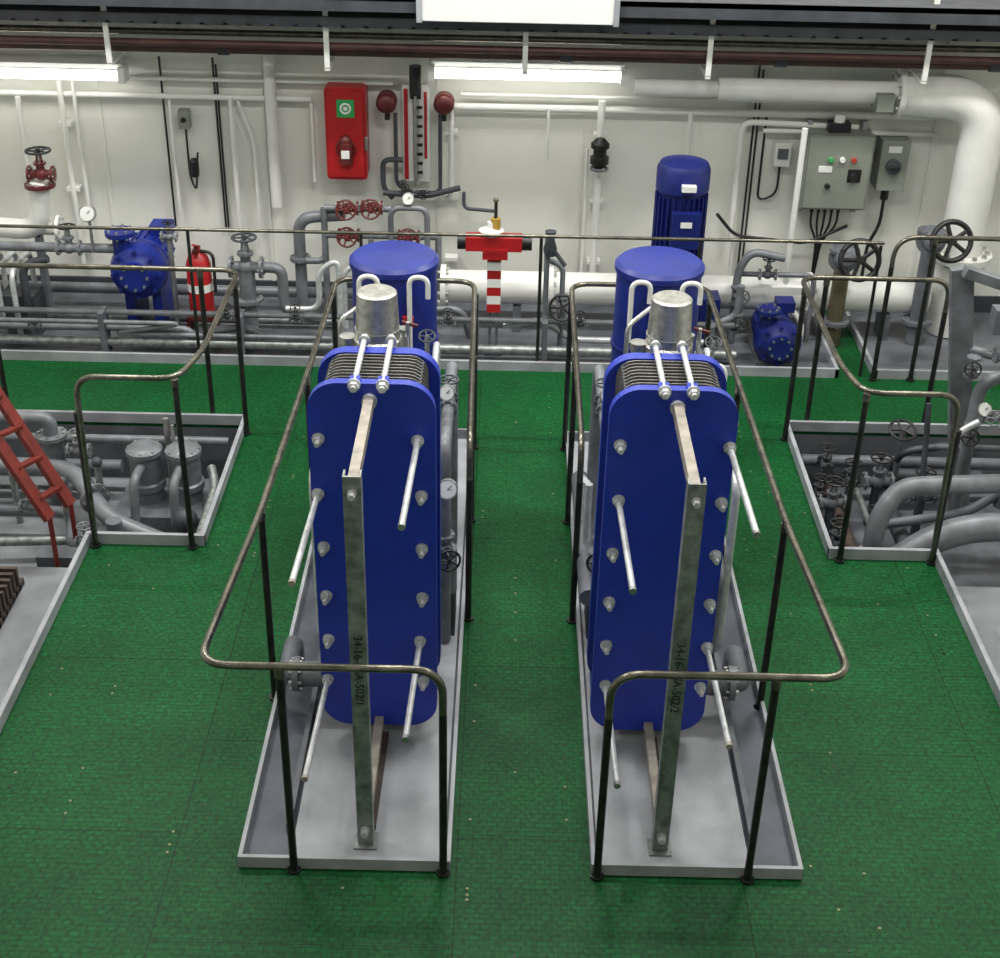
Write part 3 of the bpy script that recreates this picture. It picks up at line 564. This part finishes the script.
m.beam((3.0,7.85,-.43),(2.69,7.85,1.42),.13,.06,'grey_pipe',up=(0,1,0)); m.beam((2.69,7.8,1.42),(3.4,7.8,1.2),.08,.06,'grey_pipe')
m.tube([(2.85,7.6,-.3),(2.85,7.6,.8),(3.3,7.6,.95)],.04,'grey_pipe',.1); m.tube([(3.1,7.5,.0),(3.1,7.5,1.1),(3.6,7.5,1.2)],.05,'grey_pipe',.15)
m.tube([(2.75,7.5,-.2),(2.72,7.5,.5),(2.95,7.5,.65),(3.4,7.5,.7)],.022,'zinc',.1)
m.valve((3.1,7.5,.75),(0,0,1),(-.5,-1,.2),.07,'grey_mid','grey_mid'); m.valve((2.85,7.6,.45),(0,0,1),(-.3,-1,.3),.05,'grey_pipe','black'); m.valve((3.0,7.6,1.32),(1,0,0),(0,0,1),.06,'grey_pipe','grey_mid'); m.valve((2.95,7.55,1.0),(1,0,0),(-.2,-1,.4),.05,'grey_mid','grey_dark'); m.valve((2.9,7.45,.65),(1,0,0),(-.2,-1,.4),.045,'grey_pipe','grey_pipe')
m.tube([(2.75,7.9,.9),(3.2,7.6,.9),(3.2,7.4,.5),(3.2,7.4,-.1)],.03,'grey_pipe',.1); m.tube([(2.7,7.7,.3),(3.1,7.6,.35),(3.4,7.6,.4)],.02,'grey_pipe',.05)
m.valve((2.78,7.6,.9),(0,0,1),(-.3,-1,.3),.045,'grey_mid','black'); m.box(2.82,3.0,7.5,7.6,1.15,1.3,'grey_mid'); m.tube([(2.6,7.7,.6),(2.62,7.6,.1),(2.62,7.6,-.43)],.018,'grey_dark',.1)
m.gauge((2.95,7.4,1.15),(-.2,-1,.4),.055); m.gauge((2.83,7.4,.72),(-.2,-1,.4),.04); m.done('pipe_stand')

# ------------------------------------------------------------ ceiling lighting
def clight(x,y,e):
    m=M(); m.box(x-.7,x+.7,y-.12,y+.12,ZC-.09,ZC,'white_plastic'); m.box(x-.66,x+.66,y-.09,y+.09,ZC-.1,ZC-.09,'strip_glow'); o=m.done('ceiling_lamp')
    l=bpy.data.lights.new('lamp_light','AREA'); l.shape='RECTANGLE'; l.size=1.4; l.size_y=.25; l.energy=e; l.color=(1,.99,.955)
    lo=bpy.data.objects.new('lamp_light',l); sc.collection.objects.link(lo); lo.location=(x,y,ZC-.12); lo.parent=o
for x in (-3,0,3):
    clight(x,8.4,135); clight(x,5.6,90 if x==0 else 45)
    clight(x,2.0,16)
w=bpy.data.worlds.new('world'); sc.world=w; w.use_nodes=True; w.node_tree.nodes['Background'].inputs[0].default_value=(.5,.55,.6,1); w.node_tree.nodes['Background'].inputs[1].default_value=.1

# ------------------------------------------------------------ camera
cd=bpy.data.cameras.new('camera'); co=bpy.data.objects.new('camera',cd); sc.collection.objects.link(co); sc.camera=co
cd.sensor_fit='HORIZONTAL'; cd.sensor_width=36; cd.lens=36*1416/1000; cd.clip_start=.05
th=math.radians(30.3); r=math.radians(1.26)
Rm=Matrix(((1,0,0),(0,math.sin(th),-math.cos(th)),(0,math.cos(th),math.sin(th))))
roll=Matrix.Rotation(r,3,'Z')
co.matrix_world=Matrix.Translation((0,0,4.5)) @ (Rm@roll).to_4x4()
